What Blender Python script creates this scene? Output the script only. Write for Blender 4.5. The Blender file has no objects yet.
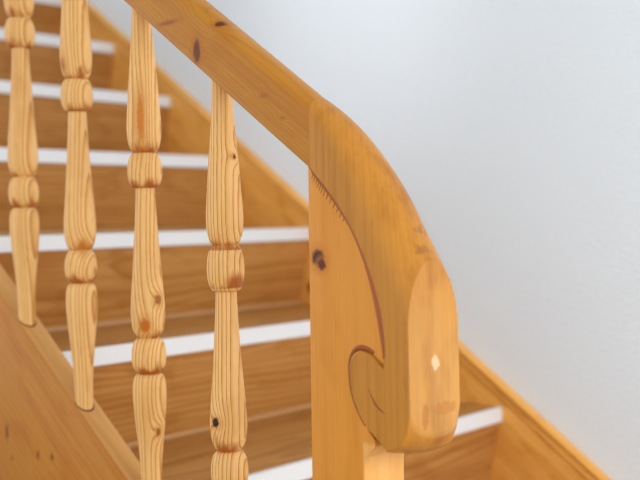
import bpy, bmesh, math, random
from mathutils import Vector, Matrix
random.seed(4)
SC = bpy.context.scene
COL = SC.collection

# ------------------------------------------------------------------ layout (metres; X towards the wall, Y up the flight, Z up)
G, R = 0.26, 0.17767          # going and rise of one step
K = R / G                     # slope of the pitch line
ANG = math.atan(K)
W = 0.852                     # clear width of the flight
FLOOR = -R
OUT0, OUT1 = -0.0343, 0.0     # outer stringer faces
HS = 0.0528                   # stringer top above the pitch line
RAIL_LOW = 0.6872             # underside of handrail above the pitch line
XL = -0.0556                  # outer side of handrail
TOPSTEP = 7


def lin(c):
    c = c / 255.0
    return c / 12.92 if c <= 0.04045 else ((c + 0.055) / 1.055) ** 2.4


def rgb(r, g, b):
    return (lin(r), lin(g), lin(b), 1.0)


# ------------------------------------------------------------------ node helpers
class N:
    def __init__(self, name):
        self.m = bpy.data.materials.new(name)
        self.m.use_nodes = True
        self.t = self.m.node_tree
        self.bsdf = self.t.nodes['Principled BSDF']

    def node(self, kind, **kw):
        n = self.t.nodes.new(kind)
        for k, v in kw.items():
            setattr(n, k, v)
        return n

    def link(self, a, b):
        self.t.links.new(a, b)

    def put(self, sock, v):
        if isinstance(v, bpy.types.NodeSocket):
            self.link(v, sock)
        else:
            sock.default_value = v

    def math(self, op, a, b=0.0, c=0.0, clamp=False):
        n = self.node('ShaderNodeMath', operation=op, use_clamp=clamp)
        self.put(n.inputs[0], a)
        self.put(n.inputs[1], b)
        self.put(n.inputs[2], c)
        return n.outputs[0]

    def vec(self, op, a, b=(0, 0, 0)):
        n = self.node('ShaderNodeVectorMath', operation=op)
        self.put(n.inputs[0], a)
        self.put(n.inputs[1], b)
        return n.outputs['Value'] if op in ('LENGTH', 'DISTANCE') else n.outputs[0]

    def noise(self, v, scale, detail=2.0, rough=0.5):
        n = self.node('ShaderNodeTexNoise')
        self.put(n.inputs['Vector'], v)
        n.inputs['Scale'].default_value = scale
        n.inputs['Detail'].default_value = detail
        n.inputs['Roughness'].default_value = rough
        return n.outputs[0]

    def ramp(self, f, stops, interp='LINEAR'):
        n = self.node('ShaderNodeValToRGB')
        n.color_ramp.interpolation = interp
        e = n.color_ramp.elements
        while len(e) < len(stops):
            e.new(0.5)
        for el, (p, c) in zip(e, stops):
            el.position = p
            el.color = c if len(c) == 4 else (*c, 1)
        self.put(n.inputs[0], f)
        return n.outputs[0]

    def mix(self, f, a, b, blend='MIX'):
        n = self.node('ShaderNodeMix', data_type='RGBA', blend_type=blend)
        self.put(n.inputs[0], f)
        self.put(n.inputs[6], a)
        self.put(n.inputs[7], b)
        return n.outputs[2]

    def smooth(self, v, a, b, lo=0.0, hi=1.0):
        n = self.node('ShaderNodeMapRange', interpolation_type='SMOOTHSTEP')
        self.put(n.inputs[0], v)
        for i, q in enumerate((a, b, lo, hi)):
            n.inputs[i + 1].default_value = q
        return n.outputs[0]


def wood(name, light, mid, dark, spacing, centre, warp=0.004, slope=False, along='Z', knots=(), rough=0.38,
         ring=1.0, blotch=0.35, blotch_col=None, necks=(), stain_col=None, bump=0.06, paint=(), rnd=0.0, wscale=9.0, spin=0.0, streak=0.0, bare_or_lit=None):
    """Sawn-from-the-log solid wood: growth rings round an axis near `centre`, drifting along the grain."""
    s = N(name)
    tc = s.node('ShaderNodeTexCoord')
    obj = tc.outputs['Object']
    v = obj
    if slope or along != 'Z':
        mp = s.node('ShaderNodeMapping', vector_type='POINT')
        if along == 'X':
            mp.inputs['Rotation'].default_value = (0, math.radians(90), 0)
        else:                                   # bring the pitch direction to Z
            mp.inputs['Rotation'].default_value = (math.pi / 2 - ANG, 0, 0)
        s.link(obj, mp.inputs['Vector'])
        v = mp.outputs[0]
    if rnd:
        oi = s.node('ShaderNodeObjectInfo')
        off = s.node('ShaderNodeCombineXYZ')
        r0 = oi.outputs['Random']
        s.put(off.inputs[0], s.math('MULTIPLY', s.math('FRACT', s.math('MULTIPLY', r0, 7.3)), rnd))
        s.put(off.inputs[1], s.math('MULTIPLY', s.math('FRACT', s.math('MULTIPLY', r0, 17.1)), rnd))
        s.put(off.inputs[2], s.math('MULTIPLY', r0, 9.0))
        if spin:
            vr = s.node('ShaderNodeVectorRotate', rotation_type='Z_AXIS')
            s.link(v, vr.inputs['Vector'])
            s.put(vr.inputs['Angle'], s.math('MULTIPLY', s.math('SUBTRACT', s.math('FRACT', s.math('MULTIPLY', r0, 31.7)), 0.5), spin))
            v = vr.outputs[0]
        v = s.vec('ADD', v, off.outputs[0])
    # slow drift of the rings along the grain
    st = s.vec('MULTIPLY', v, (1.0, 1.0, 0.22))
    nz = s.node('ShaderNodeTexNoise')
    s.link(st, nz.inputs['Vector'])
    nz.inputs['Scale'].default_value = wscale
    nz.inputs['Detail'].default_value = 1.5
    drift = s.vec('MULTIPLY', s.vec('SUBTRACT', nz.outputs['Color'], (0.5, 0.5, 0.5)), (warp * 8, warp * 8, 0))
    p = s.vec('ADD', s.vec('SUBTRACT', v, (centre[0], centre[1], 0)), drift)
    flat = s.vec('MULTIPLY', p, (1, 1, 0))
    r = s.vec('LENGTH', flat)
    kf = None
    pos = s.node('ShaderNodeNewGeometry').outputs['Position']
    for (kc, kr, col) in knots:
        d = s.vec('LENGTH', s.vec('DIVIDE', s.vec('SUBTRACT', pos, tuple(kc)), tuple(kr)))
        swirl = s.math('MULTIPLY', s.math('POWER', 2.718, s.math('MULTIPLY', d, -0.55)), 0.014)
        r = s.math('ADD', r, swirl)
        core = s.smooth(s.math('ADD', d, s.math('MULTIPLY', s.math('SUBTRACT', s.noise(pos, 260, 2), 0.5), 0.7)), 1.15, 0.55)
        halo = s.math('MULTIPLY', s.smooth(d, 2.3, 0.9), 0.5)
        kf = (kf or []) + [(core, halo, col)]
    fine = s.noise(s.vec('MULTIPLY', v, (1, 1, 0.02)), 900, 2)
    r = s.math('ADD', r, s.math('MULTIPLY', s.math('SUBTRACT', fine, 0.5), spacing * 0.22))
    one = s.node('ShaderNodeCombineXYZ')
    s.put(one.inputs[0], r)
    r = s.math('ADD', r, s.math('MULTIPLY', s.math('SUBTRACT', s.noise(one.outputs[0], 0.22 / spacing, 2), 0.5), spacing * 3.0))
    fr = s.math('FRACT', s.math('DIVIDE', r, spacing))
    col = s.ramp(fr, [(0.0, light), (0.50, light), (0.76, mid), (0.92, dark), (1.0, light)])
    if ring < 1.0:
        col = s.mix(ring, mid, col)
    fib = s.noise(s.vec('MULTIPLY', v, (1, 1, 0.03)), 420, 3, 0.6)
    col = s.mix(s.math('MULTIPLY', s.smooth(fib, 0.35, 0.75), 0.28), col, mid)
    if blotch:
        b = s.noise(s.vec('MULTIPLY', v, (1, 1, 0.45)), 26, 3, 0.55)
        col = s.mix(s.math('MULTIPLY', s.smooth(b, 0.5, 0.72), blotch), col, blotch_col or dark)
    if streak:
        b2 = s.noise(s.vec('MULTIPLY', v, (1, 1, 0.07)), 34, 3, 0.6)
        col = s.mix(s.math('MULTIPLY', s.smooth(b2, 0.44, 0.66), streak), col, blotch_col or dark)
        b3 = s.noise(s.vec('MULTIPLY', v, (1, 1, 0.05)), 150, 2, 0.6)
        col = s.mix(s.math('MULTIPLY', s.smooth(b3, 0.5, 0.72), streak * 0.7), col, dark)
    if bare_or_lit:                                    # a paler face: sanded raw wood on the newel, painted light elsewhere
        axis, a0, a1, bcol, amt, ztop = bare_or_lit
        sp = s.node('ShaderNodeSeparateXYZ')
        s.link(pos, sp.inputs[0])
        fb = s.math('MULTIPLY', s.smooth(sp.outputs[axis], a0, a1), s.smooth(sp.outputs[2], ztop + 0.006, ztop))
        mottle = s.smooth(s.noise(s.vec('MULTIPLY', v, (1, 1, 0.06)), 70, 3, 0.6), 0.30, 0.65, 0.55, 1.0)
        col = s.mix(s.math('MULTIPLY', fb, s.math('MULTIPLY', mottle, amt)), col, bcol)
    if necks:
        sx = s.node('ShaderNodeSeparateXYZ')
        s.link(obj, sx.inputs[0])
        z = sx.outputs[2]
        jag = s.math('MULTIPLY', s.math('SUBTRACT', s.noise(s.vec('MULTIPLY', v, (1, 1, 0.3)), 60, 3), 0.5), 0.060)
        zz = s.math('ADD', z, jag)
        for zn in necks:
            f = s.math('MULTIPLY', s.smooth(z, zn - 0.002, zn + 0.0005), s.smooth(zz, zn + 0.013, zn - 0.004))
            col = s.mix(s.math('MULTIPLY', f, 0.9), col, stain_col)
    for core, halo, kc in (kf or []):
        col = s.mix(halo, col, blotch_col or dark)
        col = s.mix(core, col, kc)
    for (pc, pr, pcol) in paint:
        d = s.vec('LENGTH', s.vec('DIVIDE', s.vec('SUBTRACT', pos, tuple(pc)), tuple(pr)))
        d = s.math('ADD', d, s.math('MULTIPLY', s.math('SUBTRACT', s.noise(pos, 170, 3), 0.5), 1.3))
        col = s.mix(s.math('MULTIPLY', s.smooth(d, 1.1, 0.75), 0.6), col, pcol)
    s.put(s.bsdf.inputs['Base Color'], col)
    s.bsdf.inputs['Roughness'].default_value = rough
    s.bsdf.inputs['Specular IOR Level'].default_value = 0.22
    if bump:
        bn = s.node('ShaderNodeBump')
        bn.inputs['Strength'].default_value = bump
        bn.inputs['Distance'].default_value = 0.0015
        s.put(bn.inputs['Height'], s.math('ADD', fib, s.math('MULTIPLY', fr, -0.35)))
        s.link(bn.outputs[0], s.bsdf.inputs['Normal'])
    return s.m


KNOT = rgb(62, 24, 14)
M_BAL = wood('turned_pine', rgb(241, 192, 124), rgb(224, 166, 90), rgb(186, 116, 46), 0.0052, (0.19, -0.36), warp=0.0016, spin=1.6,
             knots=[((-0.0412, 0.0600, 0.3240), (0.0062, 0.0062, 0.0062), KNOT),
                    ((-0.0180, 0.0455, 0.6300), (0.0030, 0.0030, 0.0030), rgb(112, 60, 22)),
                    ((-0.0192, 0.1946, 0.4580), (0.0060, 0.0060, 0.0070), rgb(168, 96, 40)),
                    ((-0.0212, 0.1967, 0.2900), (0.0040, 0.0040, 0.0060), rgb(160, 92, 38)),
                    ((-0.0350, 0.2020, 0.6870), (0.0050, 0.0050, 0.0330), rgb(206, 124, 44)),
                    ((-0.0350, 0.2020, 0.4260), (0.0070, 0.0070, 0.0100), rgb(196, 106, 34)),
                    ((-0.0280, 0.3480, 0.5230), (0.0090, 0.0090, 0.0080), rgb(206, 116, 36)),
                    ((-0.0440, 0.3700, 0.7720), (0.0070, 0.0070, 0.0120), rgb(190, 112, 44))],
             necks=(0.2212, 0.267, 0.4576, 0.5016), stain_col=rgb(168, 82, 18), rnd=0.03, blotch=0.3, streak=0.2,
             blotch_col=rgb(202, 134, 60), bump=0.10, rough=0.42)
M_RAIL = wood('varnished_pine_rail', rgb(196, 134, 44), rgb(186, 122, 34), rgb(150, 84, 18), 0.0050, (0.05, 0.55), slope=True,
              warp=0.0030, blotch=0.55, streak=0.35, blotch_col=rgb(172, 98, 24), ring=0.32,
              knots=[((-0.052, 0.0266, 0.776), (0.012, 0.009, 0.0045), rgb(96, 44, 16)),
                     ((-0.0556, 0.0627, 0.7490), (0.012, 0.0068, 0.0145), rgb(112, 54, 18)),
                     ((-0.0556, 0.115, 0.789), (0.006, 0.018, 0.0025), rgb(150, 88, 34)),
                     ((-0.0556, -0.047, 0.688), (0.004, 0.005, 0.0020), rgb(160, 98, 36)),
                     ((-0.0556, -0.075, 0.662), (0.004, 0.004, 0.0015), rgb(164, 100, 38))])
M_VOL = wood('varnished_pine_scroll', rgb(202, 141, 60), rgb(190, 126, 45), rgb(154, 94, 30), 0.0060, (0.33, -0.52), warp=0.0030, streak=0.35,
             blotch=0.8, blotch_col=rgb(150, 88, 24), ring=0.20, bare_or_lit=(1, -.2385, -.2403, rgb(222, 172, 102), 0.42, .60), wscale=7.0, rough=0.34,  # front facet paler: light painted into the colour, with some worn varnish
             paint=[((-0.0185, -0.2405, 0.4182), (0.006, 0.004, 0.0080), rgb(234, 208, 172)),
                    ((-0.006, -0.2405, 0.3730), (0.019, 0.004, 0.0065), rgb(178, 112, 44)),
                    ((-0.036, -0.2405, 0.3700), (0.006, 0.004, 0.012), rgb(172, 104, 40)),
                    ((-0.030, -0.2380, 0.5300), (0.024, 0.008, 0.009), rgb(134, 84, 38)),
                    ((-0.012, -0.2280, 0.5500), (0.018, 0.008, 0.012), rgb(140, 88, 40))])
M_NEW = wood('varnished_pine_newel', rgb(224, 152, 64), rgb(216, 143, 54), rgb(194, 114, 32), 0.0042, (-0.08, -0.75), warp=0.0010,
             blotch=0.35, streak=0.25, bare_or_lit=(1, -.1775, -.1792, rgb(240, 188, 116), 0.75, .336), blotch_col=rgb(194, 116, 38), ring=0.22,
             knots=[((-0.0545, -0.1220, 0.5175), (0.006, 0.0095, 0.0095), rgb(48, 14, 6)),
                    ((-0.0545, -0.1270, 0.5110), (0.005, 0.006, 0.0065), rgb(100, 40, 14))])
M_STR = wood('varnished_pine_string', rgb(198, 136, 52), rgb(186, 120, 36), rgb(160, 88, 20), 0.011, (0.02, 0.30), slope=True,
             warp=0.010, blotch=0.5, streak=0.5, blotch_col=rgb(172, 94, 18), ring=0.25, bare_or_lit=(0, -.0343, -.0325, rgb(226, 174, 106), 0.6, 3.0), wscale=5.0,  # top of the stringer paler: light from above painted into the colour
             knots=[((-0.0343, 0.5638, 0.2400), (0.008, 0.004, 0.012), rgb(110, 60, 30)),
                    ((-0.0343, 0.4734, 0.2194), (0.006, 0.0035, 0.006), rgb(110, 60, 26)),
                    ((-0.0343, 0.4345, 0.2227), (0.006, 0.004, 0.005), rgb(120, 66, 26)),
                    ((-0.0343, 0.5503, 0.2026), (0.004, 0.003, 0.004), rgb(140, 82, 36))])
M_WSTR = wood('wall_string_pine', rgb(248, 190, 106), rgb(242, 178, 88), rgb(224, 148, 56), 0.011, (0.87, -0.50), slope=True,
              warp=0.008, blotch=0.5, streak=0.4, blotch_col=rgb(204, 126, 36), ring=0.3, wscale=5.0,
              knots=[((W, 0.783, 0.395), (0.02, 0.011, 0.012), rgb(130, 62, 20))])
M_STEP = wood('oak_look_step', rgb(206, 152, 88), rgb(182, 124, 62), rgb(146, 88, 32), 0.012, (0.30, 0.25), along='X', warp=0.010,
              blotch=0.45, streak=0.3, blotch_col=rgb(150, 88, 28), ring=0.55, rnd=0.3, rough=0.36, bump=0.02, wscale=6.0)


def plain(name, col, rough=0.5, bump=0, scale=200, spec=0.4):
    s = N(name)
    tc = s.node('ShaderNodeTexCoord')
    nz = s.noise(tc.outputs['Object'], scale, 4, 0.6)
    dark = tuple(c * 0.93 for c in col[:3]) + (1,)
    s.put(s.bsdf.inputs['Base Color'], s.mix(nz, dark, col))
    s.bsdf.inputs['Roughness'].default_value = rough
    s.bsdf.inputs['Specular IOR Level'].default_value = spec
    if bump:
        bn = s.node('ShaderNodeBump')
        bn.inputs['Strength'].default_value = bump
        bn.inputs['Distance'].default_value = 0.003
        s.link(nz, bn.inputs['Height'])
        s.link(bn.outputs[0], s.bsdf.inputs['Normal'])
    return s.m


M_WHITE = plain('white_nosing_plastic', rgb(236, 238, 240), 0.35)
M_WALL = plain('white_woodchip_wall', rgb(236, 245, 252), 0.6, bump=0.8, scale=150)
M_GROOVE = plain('dark_varnish_in_groove', rgb(168, 82, 18), 0.4, scale=120)
M_GROOVE_DARK = plain('dark_varnish_round_curl', rgb(150, 74, 16), 0.45, scale=120)
M_MARK = plain('dark_chisel_mark', rgb(132, 78, 30), 0.5)
M_SOCKET_SHADE = plain('painted_socket_shade', rgb(112, 62, 28), 0.6)  # shade of the drilled holes, put into the colour
M_FLOOR = plain('pale_floor', rgb(190, 170, 145), 0.5, scale=8)
M_TRIM = plain('light_wood_bead', rgb(206, 160, 108), 0.4, scale=60)


# ------------------------------------------------------------------ mesh helpers
def link(name, bm, mat, parent=None, sharp=35, smooth=True):
    bmesh.ops.recalc_face_normals(bm, faces=bm.faces)
    lim = math.radians(sharp)
    for f in bm.faces:
        f.smooth = smooth
    for e in bm.edges:
        if len(e.link_faces) == 2:
            e.smooth = e.calc_face_angle(0) < lim
    me = bpy.data.meshes.new(name)
    bm.to_mesh(me)
    bm.free()
    me.materials.append(mat)
    o = bpy.data.objects.new(name, me)
    COL.objects.link(o)
    o.parent = parent
    return o


def tag(o, label, cat, group=None):
    o['label'] = label
    o['category'] = cat
    if group:
        o['group'] = group
    return o


def thing(name, loc, label, cat, group=None):
    o = bpy.data.objects.new(name, None)
    COL.objects.link(o)
    o.location = loc
    o.empty_display_size = 0.05
    return tag(o, label, cat, group)


def prism(poly, x0, x1, bevel=0.0, seg=2):
    """poly: (y, z) outline, extruded along X."""
    bm = bmesh.new()
    a = [bm.verts.new((x0, y, z)) for y, z in poly]
    b = [bm.verts.new((x1, y, z)) for y, z in poly]
    n = len(poly)
    bm.faces.new(a)
    bm.faces.new(b[::-1])
    for i in range(n):
        j = (i + 1) % n
        bm.faces.new((a[i], b[i], b[j], a[j]))
    bmesh.ops.recalc_face_normals(bm, faces=bm.faces)
    if bevel:
        bmesh.ops.bevel(bm, geom=[e for e in bm.edges if e.calc_face_angle(0) > 0.5], offset=bevel, segments=seg,
                        profile=0.5, affect='EDGES', clamp_overlap=True)
    return bm


def loft(rings, cap=True):
    bm = bmesh.new()
    vs = [[bm.verts.new(p) for p in r] for r in rings]
    n = len(vs[0])
    for a, b in zip(vs[:-1], vs[1:]):
        for i in range(n):
            j = (i + 1) % n
            try:
                bm.faces.new((a[i], a[j], b[j], b[i]))
            except ValueError:
                pass
    if cap:
        bm.faces.new(vs[0][::-1])
        bm.faces.new(vs[-1])
    return bm


# ------------------------------------------------------------------ handrail
def section(I, O, xR, b, n, xL=XL, N_=20, ch=0.004, side=4):
    """Closed ring across the rail: flat sides, rounded top. I, O are (y, z) of underside and crest."""
    I, O = Vector(I), Vector(O)
    L = (O - I).length
    u = (O - I) / L
    ch = min(ch, L * 0.2)
    pts = []

    def at(x, v):
        q = I + u * v
        pts.append((x, q.x, q.y))
    at(xL + ch, 0)
    at(xL + ch * 0.3, ch * 0.35)
    top = max(L - b, ch * 1.5)
    b = L - top
    for k in range(side):
        at(xL, ch + (top - ch) * k / side)
    c, a = (xL + xR) / 2, (xR - xL) / 2
    for k in range(N_ + 1):
        t = math.pi * k / N_
        cx, sx = -math.cos(t), max(math.sin(t), 0)
        at(c + a * math.copysign(abs(cx) ** (2 / n), cx), top + b * sx ** (2 / n))
    for k in range(side - 1, -1, -1):
        at(xR, ch + (top - ch) * k / side)
    at(xR - ch * 0.3, ch * 0.35)
    at(xR - ch, 0)
    return pts


rail_root = thing('handrail', (0, 0, 0),
                  'sloping honey pine handrail ending in a carved curl over the newel post', 'handrail')
JY = -0.1137
KR = K + 0.018                 # the rail climbs a touch more steeply than the nosings
low0 = RAIL_LOW + KR * JY
rings = []
for y in [JY + 0.0003, 0.1, 0.4, 0.8, 1.2, 1.75]:
    rings.append(section((y, RAIL_LOW + KR * y), (y, 0.7596 + (KR + 0.004) * y), -0.0170, 0.020, 2.25, ch=0.002))
link('straight_rail', loft(rings), M_RAIL, rail_root, sharp=50)

ST = [((JY, low0), (JY, 0.6800), -0.0160, 0.020, 2.25),
      ((-.1235, .5970), (-.1392, .6615), -.0090, .024, 2.1),
      ((-.1352, .5855), (-.1625, .6381), .0000, .028, 2.05),
      ((-.1537, .5653), (-.1863, .6072), .0085, .031, 2.0),
      ((-.1692, .5455), (-.2058, .5769), .0140, .033, 2.0),
      ((-.1829, .5214), (-.2230, .5453), .0160, .033, 2.0),
      ((-.1938, .4977), (-.2400, .5150), .0175, .032, 2.0),
      ((-.2020, .4742), (-.2530, .4850), .0187, .027, 2.0),
      ((-.2065, .4507), (-.2590, .4550), .0187, .020, 2.0),
      ((-.2085, .4300), (-.2600, .4300), .0187, .017, 2.0),
      ((-.2073, .4230), (-.2570, .4020), .0187, .016, 2.0),
      ((-.2058, .4164), (-.2510, .3800), .0187, .015, 2.0),
      ((-.1935, .4258), (-.2480, .3745), .0187, .009, 2.0),
      ((-.1795, .4295), (-.2460, .3705), .0187, .008, 2.0),
      ((-.1691, .4266), (-.2442, .3665), .0187, .007, 2.0),
      ((-.1636, .4163), (-.2430, .3625), .0187, .0065, 2.0),
      ((-.1633, .4035), (-.2416, .3580), .0187, .006, 2.0),
      ((-.1655, .3871), (-.2396, .3530), .0187, .006, 2.0),
      ((-.1730, .3703), (-.2364, .3475), .0187, .006, 2.0),
      ((-.1830, .3570), (-.2316, .3420), .0187, .006, 2.0),
      ((-.1981, .3466), (-.2240, .3375), .0187, .009, 2.0),
      ((-.2090, .3410), (-.2140, .3345), .0187, .004, 2.0)]


def catmull(rows, sub):
    """Smooth interpolation of the station table (all numbers at once)."""
    fl = [[*r[0], *r[1], r[2], r[3], r[4]] for r in rows]
    out = []
    for i in range(len(fl) - 1):
        p0, p1, p2, p3 = fl[max(i - 1, 0)], fl[i], fl[i + 1], fl[min(i + 2, len(fl) - 1)]
        for k in range(sub):
            t = k / sub
            out.append([0.5 * (2 * b + (c - a) * t + (2 * a - 5 * b + 4 * c - d) * t * t + (3 * b - a - 3 * c + d) * t ** 3)
                        for a, b, c, d in zip(p0, p1, p2, p3)])
    out.append(fl[-1])
    return [((r[0], r[1]), (r[2], r[3]), r[4], r[5], r[6]) for r in out]


STS = catmull(ST[:12], 4)[:-1] + catmull(ST[11:], 3)
bm = loft([section(*q, xL=XL - 0.0006 - 0.0024 * min(i / 14, 1), ch=0.003 + 0.002 * min(i / 12, 1)) for i, q in enumerate(STS)])
for v in bm.verts:                               # underside of the curl drops a little towards the wall side
    if v.co.z < 0.385:
        q = min((0.385 - v.co.z) / 0.035, 1.0)
        q *= max(0, min(1, (-0.190 - v.co.y) / 0.025))
        v.co.z -= q * (0.0015 + 0.010 * max(min((v.co.x - XL) / 0.0743, 1), 0) ** 1.0)
bmesh.ops.recalc_face_normals(bm, faces=bm.faces)
res = bmesh.ops.bisect_plane(bm, geom=bm.verts[:] + bm.edges[:] + bm.faces[:], plane_co=(0, -0.2405, 0.4),
                             plane_no=(0, -1, 0.012), clear_outer=True)
cut = [e for e in res['geom_cut'] if isinstance(e, bmesh.types.BMEdge)]
bmesh.ops.remove_doubles(bm, verts=bm.verts, dist=0.00005)
bmesh.ops.holes_fill(bm, edges=[e for e in bm.edges if e.is_boundary], sides=0)
link('scroll_end', bm, M_VOL, rail_root, sharp=24)

# ------------------------------------------------------------------ newel post
new_root = thing('newel_post', (0, 0, 0),
                 'square honey pine newel post with a dark knot under the handrail curl', 'newel post')
NX0, NX1 = -0.0545, 0.0080
inner = [q[0] for q in STS]
I11 = 4 * 11                                     # the inward corner where band and curl meet
poly = [(-.1068, FLOOR), (-.1064, .300), (-.1078, .540), (-.1085, low0 + .0028), (JY, low0 - .0006)]
poly += [(y + .0005, z - .0003) for y, z in inner[1:I11]]
poly += [(y + .0008, z + .0008) for y, z in inner[I11 + 1:] if z > .356 or y > -.175]
poly += [(-.1870, .3500), (-.1935, .3430), (-.1935, .3370), (-.1875, .3310), (-.1810, .3240), (-.1792, .3120), (-.1792, FLOOR)]
bm = prism(poly, NX0, NX1, 0.0)
ed = [e for e in bm.edges if abs(e.verts[0].co.x - e.verts[1].co.x) < 1e-6
      and (all(v.co.y > -.109 for v in e.verts) or all(v.co.y < -.179 and v.co.z < .326 for v in e.verts))]
bmesh.ops.bevel(bm, geom=ed, offset=0.0030, segments=3, profile=0.5, affect='EDGES', clamp_overlap=True)
link('post', bm, M_NEW, new_root, sharp=30)


def tube(path, rad, xs=1.0, n=10):
    """Tube along a path in the (y, z) plane at given x; rad per point."""
    rings_ = []
    for i, (x, y, z) in enumerate(path):
        a = Vector(path[max(i - 1, 0)])
        b = Vector(path[min(i + 1, len(path) - 1)])
        t = (b - a).normalized()
        side = t.cross(Vector((1, 0, 0))).normalized()
        rr = rad[i]
        rings_.append([Vector((x, y, z)) + side * rr * math.cos(2 * math.pi * k / n)
                       + Vector((1, 0, 0)) * rr * xs * math.sin(2 * math.pi * k / n) for k in range(n)])
    return loft(rings_)




def beside(pts, rads, sgn):
    """The groove line, moved off the carved edge by its own half width."""
    out = []
    for i, (y, z) in enumerate(pts):
        a, b = Vector(pts[max(i - 1, 0)]), Vector(pts[min(i + 1, len(pts) - 1)])
        t = (b - a).normalized()
        nn = Vector((-t.y, t.x)) * sgn
        out.append((NX0, y + nn.x * rads[i], z + nn.y * rads[i]))
    return out


g1 = inner[1:I11 - 3]
rad = [0.0010 + 0.0022 * math.exp(-((i / (len(g1) - 1) - 0.72) / 0.2) ** 2) for i in range(len(g1))]
link('carved_groove', tube(beside(g1, rad, 1), rad, 0.3), M_GROOVE, new_root)
g2 = [p_ for p_ in inner[I11 + 3:] if p_[1] > .356 or p_[0] > -.175]
rad = [0.0013 + 0.0012 * math.exp(-((i / (len(g2) - 1) - 0.12) / 0.15) ** 2) for i in range(len(g2))]
link('scroll_groove', tube(beside(g2, rad, 1), rad, 0.3), M_GROOVE_DARK, new_root)
bm = bmesh.new()
for k in range(13):
    t = 2.0 + k * 0.95
    i = int(t)
    f = t - i
    a, b = Vector(inner[i]), Vector(inner[i + 1])
    q = a.lerp(b, f)
    tn = (b - a).normalized()
    nn = Vector((-tn.y, tn.x))
    if nn.x < 0:
        nn = -nn
    L = 0.0075 * (1 - 0.35 * abs(k - 5) / 7)
    d = (nn * 0.9 + tn * 0.35).normalized()
    w = Vector((-d.y, d.x)) * 0.0005
    c0, c1 = q + nn * 0.0008, q + nn * 0.0008 + d * L
    base = [c0 + w, c1 + w * 0.4, c1 - w * 0.4, c0 - w]
    va = [bm.verts.new((NX0 - 0.0003, v.x, v.y)) for v in base]
    vb = [bm.verts.new((NX0 + 0.001, v.x, v.y)) for v in base]
    bm.faces.new(va)
    bm.faces.new(vb[::-1])
    for m in range(4):
        bm.faces.new((va[m], vb[m], vb[(m + 1) % 4], va[(m + 1) % 4]))
o = link('chisel_marks', bm, M_MARK, new_root, smooth=False)
o['label'] = 'row of short dark tool marks beside the curved edge'

eye = [(-.1905, .3935), (-.1935, .3865), (-.1985, .3795), (-.2045, .3745), (-.2100, .3720)]
link('eye_groove', tube([(XL - 0.0030, y, z) for y, z in eye], [.0003, .0008, .0013, .0010, .0003], 0.4), M_GROOVE_DARK,
     bpy.data.objects['scroll_end'])

# ------------------------------------------------------------------ outer stringer with painted shade at the baluster feet
Y0, Y1 = -0.108, (TOPSTEP + 1) * G


def pitch(y, h):
    return h + K * y


outer = thing('outer_stringer', (0, 0, 0), 'broad sloping pine stringer at lower left that carries the balusters', 'stringer')
bm = prism([(Y0, FLOOR), (Y0, pitch(Y0, HS)), (.36, pitch(.36, HS)), (.50, pitch(.50, HS + .0035)), (.62, pitch(.62, HS + .007)), (Y1, pitch(Y1, HS + .02)), (Y1, pitch(Y1, -0.30)), (0.20, FLOOR)], OUT0, OUT1, 0.0022, 2)
link('stringer_board', bm, M_STR, outer)

# ------------------------------------------------------------------ balusters
# (height above the pitch line, radius): foot, club, bead, club, bead, club
LOW = [(.0528, .0122), (.0750, .0126), (.1000, .0136), (.1250, .0156), (.1500, .0182), (.1720, .0203), (.1900, .0213), (.2020, .0212),
       (.2110, .0203), (.2165, .0187), (.2195, .0164), (.2206, .0140)]
BEAD = [(.2212, .0136), (.2224, .0152), (.2252, .0180), (.2300, .0204), (.2370, .0217), (.2440, .0219), (.2515, .0213), (.2575, .0199),
        (.2625, .0178), (.2652, .0158), (.2665, .0138)]
MID = [(.2672, .0137), (.2688, .0155), (.2720, .0176), (.2775, .0195), (.2850, .0210), (.2950, .0218), (.3090, .0215), (.3300, .0200),
       (.3600, .0176), (.3900, .0156), (.4200, .0138), (.4400, .0128), (.4570, .0122)]


def full_profile():
    P = [(z, r) for z, r in LOW]
    # lower bead: neck - swell - neck
    P += BEAD
    P += MID
    d = .4574 - .2212                      # same bead again, higher up, cut square underneath
    P += [(.4574, .0122), (.4576, .0150), (.4590, .0172)] + [(z + d, r) for z, r in BEAD if z > .2260]
    d2 = .5020 - .2672
    P += [(z + d2 - .0002, r) for z, r in MID[:8]]
    P += [(.5900, .0184), (.6150, .0163), (.6400, .0143), (.6600, .0128), (.6700, .0122), (.7000, .0112)]
    return P


def spline_profile(P):
    out = [P[0]]
    for i in range(len(P) - 1):
        (z0, r0), (z1, r1) = P[i], P[i + 1]
        m = 1 if z1 - z0 < .004 else 3
        for k in range(1, m + 1):
            t = k / m
            a = P[max(i - 1, 0)]
            b = P[min(i + 2, len(P) - 1)]
            if m == 1:
                out.append((z0 + (z1 - z0) * t, r0 + (r1 - r0) * t))
            else:
                m0 = (r1 - a[1]) / max(z1 - a[0], 1e-6) * (z1 - z0)
                m1 = (b[1] - r0) / max(b[0] - z0, 1e-6) * (z1 - z0)
                h = (2 * t**3 - 3 * t**2 + 1) * r0 + (t**3 - 2 * t**2 + t) * m0 + (-2 * t**3 + 3 * t**2) * r1 + (t**3 - t**2) * m1
                out.append((z0 + (z1 - z0) * t, h))
    return out


PROF = spline_profile(full_profile())


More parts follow.
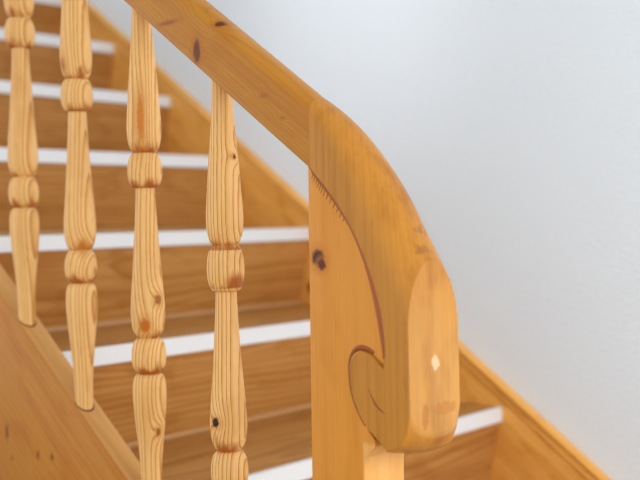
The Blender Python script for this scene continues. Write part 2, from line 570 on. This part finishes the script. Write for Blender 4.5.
def baluster(y, dz, seed, label, bead=0.0):
    """Object origin sits on the pitch line below the baluster axis, so object z is height above it."""
    rnd = random.Random(seed)
    n = 40
    rings_ = []
    x = -0.0202
    # `bead` makes the upper bead taller (this one was turned a little longer)
    prof = [(z + (bead * (max(-1, min(1, (z - .4796) / .022)) * (1 if z < .55 else max(0, (.68 - z) / .13)) if z > .40 else
                          -max(0, (z - .30) / .10))), r) for z, r in PROF]
    hs = HS - dz + max(0.0, y - .36) * .025 + .0006
    hr = RAIL_LOW + 0.018 * y - dz - .0003
    e, ph = rnd.uniform(0.0, 0.02), rnd.uniform(0, 6.28)
    for z, r in prof:
        rings_.append([(r * (1 + e * math.cos(2 * (2 * math.pi * k / n) + ph)) * math.cos(2 * math.pi * k / n),
                        r * (1 + e * math.cos(2 * (2 * math.pi * k / n) + ph)) * math.sin(2 * math.pi * k / n), z) for k in range(n)])
    # foot and head follow the slope of stringer and rail
    lo, hi = [], []
    body = []
    for rg in rings_:
        z = rg[0][2]
        if z < hs + 0.018 or z > hr - 0.014:
            continue
        body.append(rg)
    rb, rt = 0.0122, 0.0116
    lo = [(rb * math.cos(2 * math.pi * k / n), rb * math.sin(2 * math.pi * k / n),
           hs + K * rb * math.sin(2 * math.pi * k / n)) for k in range(n)]
    hi = [(rt * math.cos(2 * math.pi * k / n), rt * math.sin(2 * math.pi * k / n),
           hr + (K + 0.018) * rt * math.sin(2 * math.pi * k / n)) for k in range(n)]
    o = link('baluster', loft([lo] + body + [hi]), M_BAL, None, sharp=38)
    o.location = (x, y, K * y + dz)
    tag(o, label, 'baluster', 'turned balusters under the handrail')
    # dark disc, painted shade for the drilled hole in the stringer, peeping out below the foot
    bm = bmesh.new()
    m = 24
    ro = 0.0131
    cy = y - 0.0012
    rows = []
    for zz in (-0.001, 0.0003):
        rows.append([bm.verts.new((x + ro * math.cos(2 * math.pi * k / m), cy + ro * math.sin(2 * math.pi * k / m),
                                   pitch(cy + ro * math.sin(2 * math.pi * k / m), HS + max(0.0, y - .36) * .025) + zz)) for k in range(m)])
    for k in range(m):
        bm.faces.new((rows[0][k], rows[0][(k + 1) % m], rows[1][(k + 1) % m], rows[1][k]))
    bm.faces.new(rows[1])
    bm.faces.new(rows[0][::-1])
    link('socket_shade', bm, M_SOCKET_SHADE, outer)
    return o


S0Y, SP = 0.0627, 0.1530
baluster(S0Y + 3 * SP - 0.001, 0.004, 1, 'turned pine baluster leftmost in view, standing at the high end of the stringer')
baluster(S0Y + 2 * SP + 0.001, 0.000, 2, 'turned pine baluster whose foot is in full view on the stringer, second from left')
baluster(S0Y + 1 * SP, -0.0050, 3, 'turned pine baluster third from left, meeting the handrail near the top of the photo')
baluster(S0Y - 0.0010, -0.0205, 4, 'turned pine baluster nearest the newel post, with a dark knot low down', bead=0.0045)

# ------------------------------------------------------------------ steps
STEP_LABELS = {
    0: 'bottom stair step below the others, at the foot of the newel post',
    1: 'brown stair step low down whose white nosing shows on both sides of the carved curl',
    2: 'brown stair step whose white nosing runs from outer stringer to the middle of newel',
    3: 'brown stair step whose white nosing meets the newel beside its dark knot',
    4: 'brown stair step fourth from the top, white nosing ending behind a baluster',
    5: 'brown stair step third from the top of the view with white nosing',
    6: 'brown stair step second from the top, white nosing short of the handrail',
    7: 'brown stair step highest in view, its white nosing cut by the top left edge',
}
step_mesh = {}


def part(mesh, mat, parent):
    return link(mesh[0], mesh[1], mat, parent, smooth=False)


proto = None
for n in range(0, TOPSTEP + 1):
    lab = STEP_LABELS[n]
    if proto is None:
        proto = thing('stair_step', (0, n * G, n * R), lab, 'stair step', 'brown stair steps with white nosings')
        part(('tread', prism([(0.0025, 0.0), (G + 0.039, 0.0), (G + 0.039, -0.028), (0.0025, -0.028)], 0.0005, W - 0.0005, 0.001, 1)), M_STEP, proto)
        part(('riser', prism([(0.006, -0.0285), (0.0395, -R + 0.0005), (0.056, -R + 0.0005), (0.024, -0.0285)], 0.0005, W - 0.0005)), M_STEP, proto)
        part(('nosing_strip', prism([(0.0, 0.0018), (0.009, 0.0018), (0.009, 0.0003), (0.0022, 0.0003), (0.0022, -0.0265), (0.0, -0.0265)],
                                    0.001, W - 0.001)), M_WHITE, proto)
        part(('base_bead', prism([(0.0345, -R + 0.0008), (0.0345, -R + 0.0040), (0.0375, -R + 0.0065), (0.0385, -R + 0.0008)],
                                 0.001, W - 0.001)), M_TRIM, proto)
        kids = list(proto.children)
    else:
        c = proto.copy()
        COL.objects.link(c)
        c.location = (0, n * G, n * R)
        tag(c, lab, 'stair step')
        for k in kids:
            d = k.copy()
            COL.objects.link(d)
            d.parent = c

# ------------------------------------------------------------------ wall stringer with its cap moulding
wst = thing('wall_stringer', (0, 0, 0), 'sloping pine stringer with moulded cap along the white wall', 'stringer')
WALLX = W + 0.022
Yb = -0.30
bm = prism([(Yb, FLOOR), (Yb, pitch(Yb, 0.028)), (Y1, pitch(Y1, 0.028)), (Y1, pitch(Y1, -0.30)), (0.25, FLOOR)], W, WALLX)
link('stringer_board', bm, M_WSTR, wst)
rings_ = []
for y in (Yb, Y1):
    prof = [(WALLX, .0290), (W + .0005, .0290), (W + .0005, .0306), (W - .0030, .0318), (W - .0045, .0335), (W - .0050, .0360), (W - .0050, .0405),
            (W - .0040, .0432), (W - .0015, .0448), (W + .002, .0453), (W + .013, .0453), (W + .0138, .0405), (WALLX, .0405)]
    rings_.append([(x, y, pitch(y, h)) for x, h in prof])
link('cap_moulding', loft(rings_), M_WSTR, wst, sharp=40)
rings_ = []
for y in (Yb, Y1):
    prof = [(W, .0150), (W - .0026, .0162), (W - .0040, .0190), (W - .0040, .0230), (W - .0028, .0260), (W, .0272)]
    rings_.append([(x, y, pitch(y, h)) for x, h in prof])
link('bead_moulding', loft(rings_), M_WSTR, wst, sharp=40)


# ------------------------------------------------------------------ room shell
def box(name, lo, hi, mat):
    bm = bmesh.new()
    bmesh.ops.create_cube(bm, size=1)
    for v in bm.verts:
        v.co = Vector([lo[i] + (v.co[i] + 0.5) * (hi[i] - lo[i]) for i in range(3)])
    o = link(name, bm, mat, smooth=False)
    o['kind'] = 'structure'
    return o


box('wall_right', (WALLX, -3.2, FLOOR), (WALLX + 0.1, 4.0, 3.2), M_WALL)
box('floor', (-3.0, -3.2, FLOOR - 0.1), (WALLX, 4.0, FLOOR), M_FLOOR)

box('ceiling', (-3.0, -3.2, 2.4), (WALLX, 4.0, 2.5), M_WALL)

# ------------------------------------------------------------------ light
w = bpy.data.worlds.new('soft_daylight')
SC.world = w
w.use_nodes = True
bg = w.node_tree.nodes['Background']
bg.inputs[0].default_value = (0.92, 0.96, 1.0, 1)
bg.inputs[1].default_value = 1.43


def area(name, loc, aim, size, power, col=(1, 1, 1)):
    L = bpy.data.lights.new(name, 'AREA')
    L.shape = 'RECTANGLE'
    L.size, L.size_y = size
    L.energy = power
    L.color = col
    o = bpy.data.objects.new(name, L)
    COL.objects.link(o)
    o.location = loc
    o.rotation_euler = (Vector(aim) - Vector(loc)).to_track_quat('-Z', 'Y').to_euler()
    return o


area('added_front_light', (0.25, -1.8, 0.75), (0.35, 0.3, 0.2), (0.9, 1.0), 15.5, (1.0, 0.98, 0.95))  # area light out of view, added to brighten the step fronts; no window there
sp = bpy.data.lights.new('added_wall_spot', 'SPOT')  # unseen spot, added to brighten a soft patch of the wall
sp.energy = 50
sp.color = (0.92, 0.95, 1.0)
sp.spot_size = math.radians(23)
sp.spot_blend = 1.0
sp.shadow_soft_size = 0.15
spo = bpy.data.objects.new('added_wall_spot', sp)
COL.objects.link(spo)
spo.location = (-0.9, 0.4, 2.3)
spo.rotation_euler = (Vector((0.87, 0.68, 1.06)) - spo.location).to_track_quat('-Z', 'Y').to_euler()

# ------------------------------------------------------------------ camera (solved from the photograph)
f, yaw, pit, rol = 965.14, 0.76781, -0.023743, -0.017822
F = Vector((math.cos(yaw) * math.cos(pit), math.sin(yaw) * math.cos(pit), math.sin(pit)))
Rt = Vector((math.sin(yaw), -math.cos(yaw), 0))
U = Rt.cross(F)
c, s = math.cos(rol), math.sin(rol)
R2 = c * Rt + s * U
U2 = -s * Rt + c * U
cam = bpy.data.cameras.new('camera')
co = bpy.data.objects.new('camera', cam)
COL.objects.link(co)
M = Matrix.Identity(4)
for i in range(3):
    M[i][0], M[i][1], M[i][2] = R2[i], U2[i], -F[i]
M.translation = Vector((-0.75148, -0.79794, 0.55865))
co.matrix_world = M
cam.sensor_width = 36
cam.lens = f / 640 * 36
cam.clip_start = 0.02
cam.dof.use_dof = True
cam.dof.focus_distance = 1.07
cam.dof.aperture_fstop = 3.7
SC.camera = co

SC.cycles.filter_width = 1.1
SC.view_settings.view_transform = 'Standard'
SC.view_settings.look = 'None'
SC.view_settings.gamma = 1
SC.view_settings.use_curve_mapping = False
SC.view_settings.exposure = 0.06
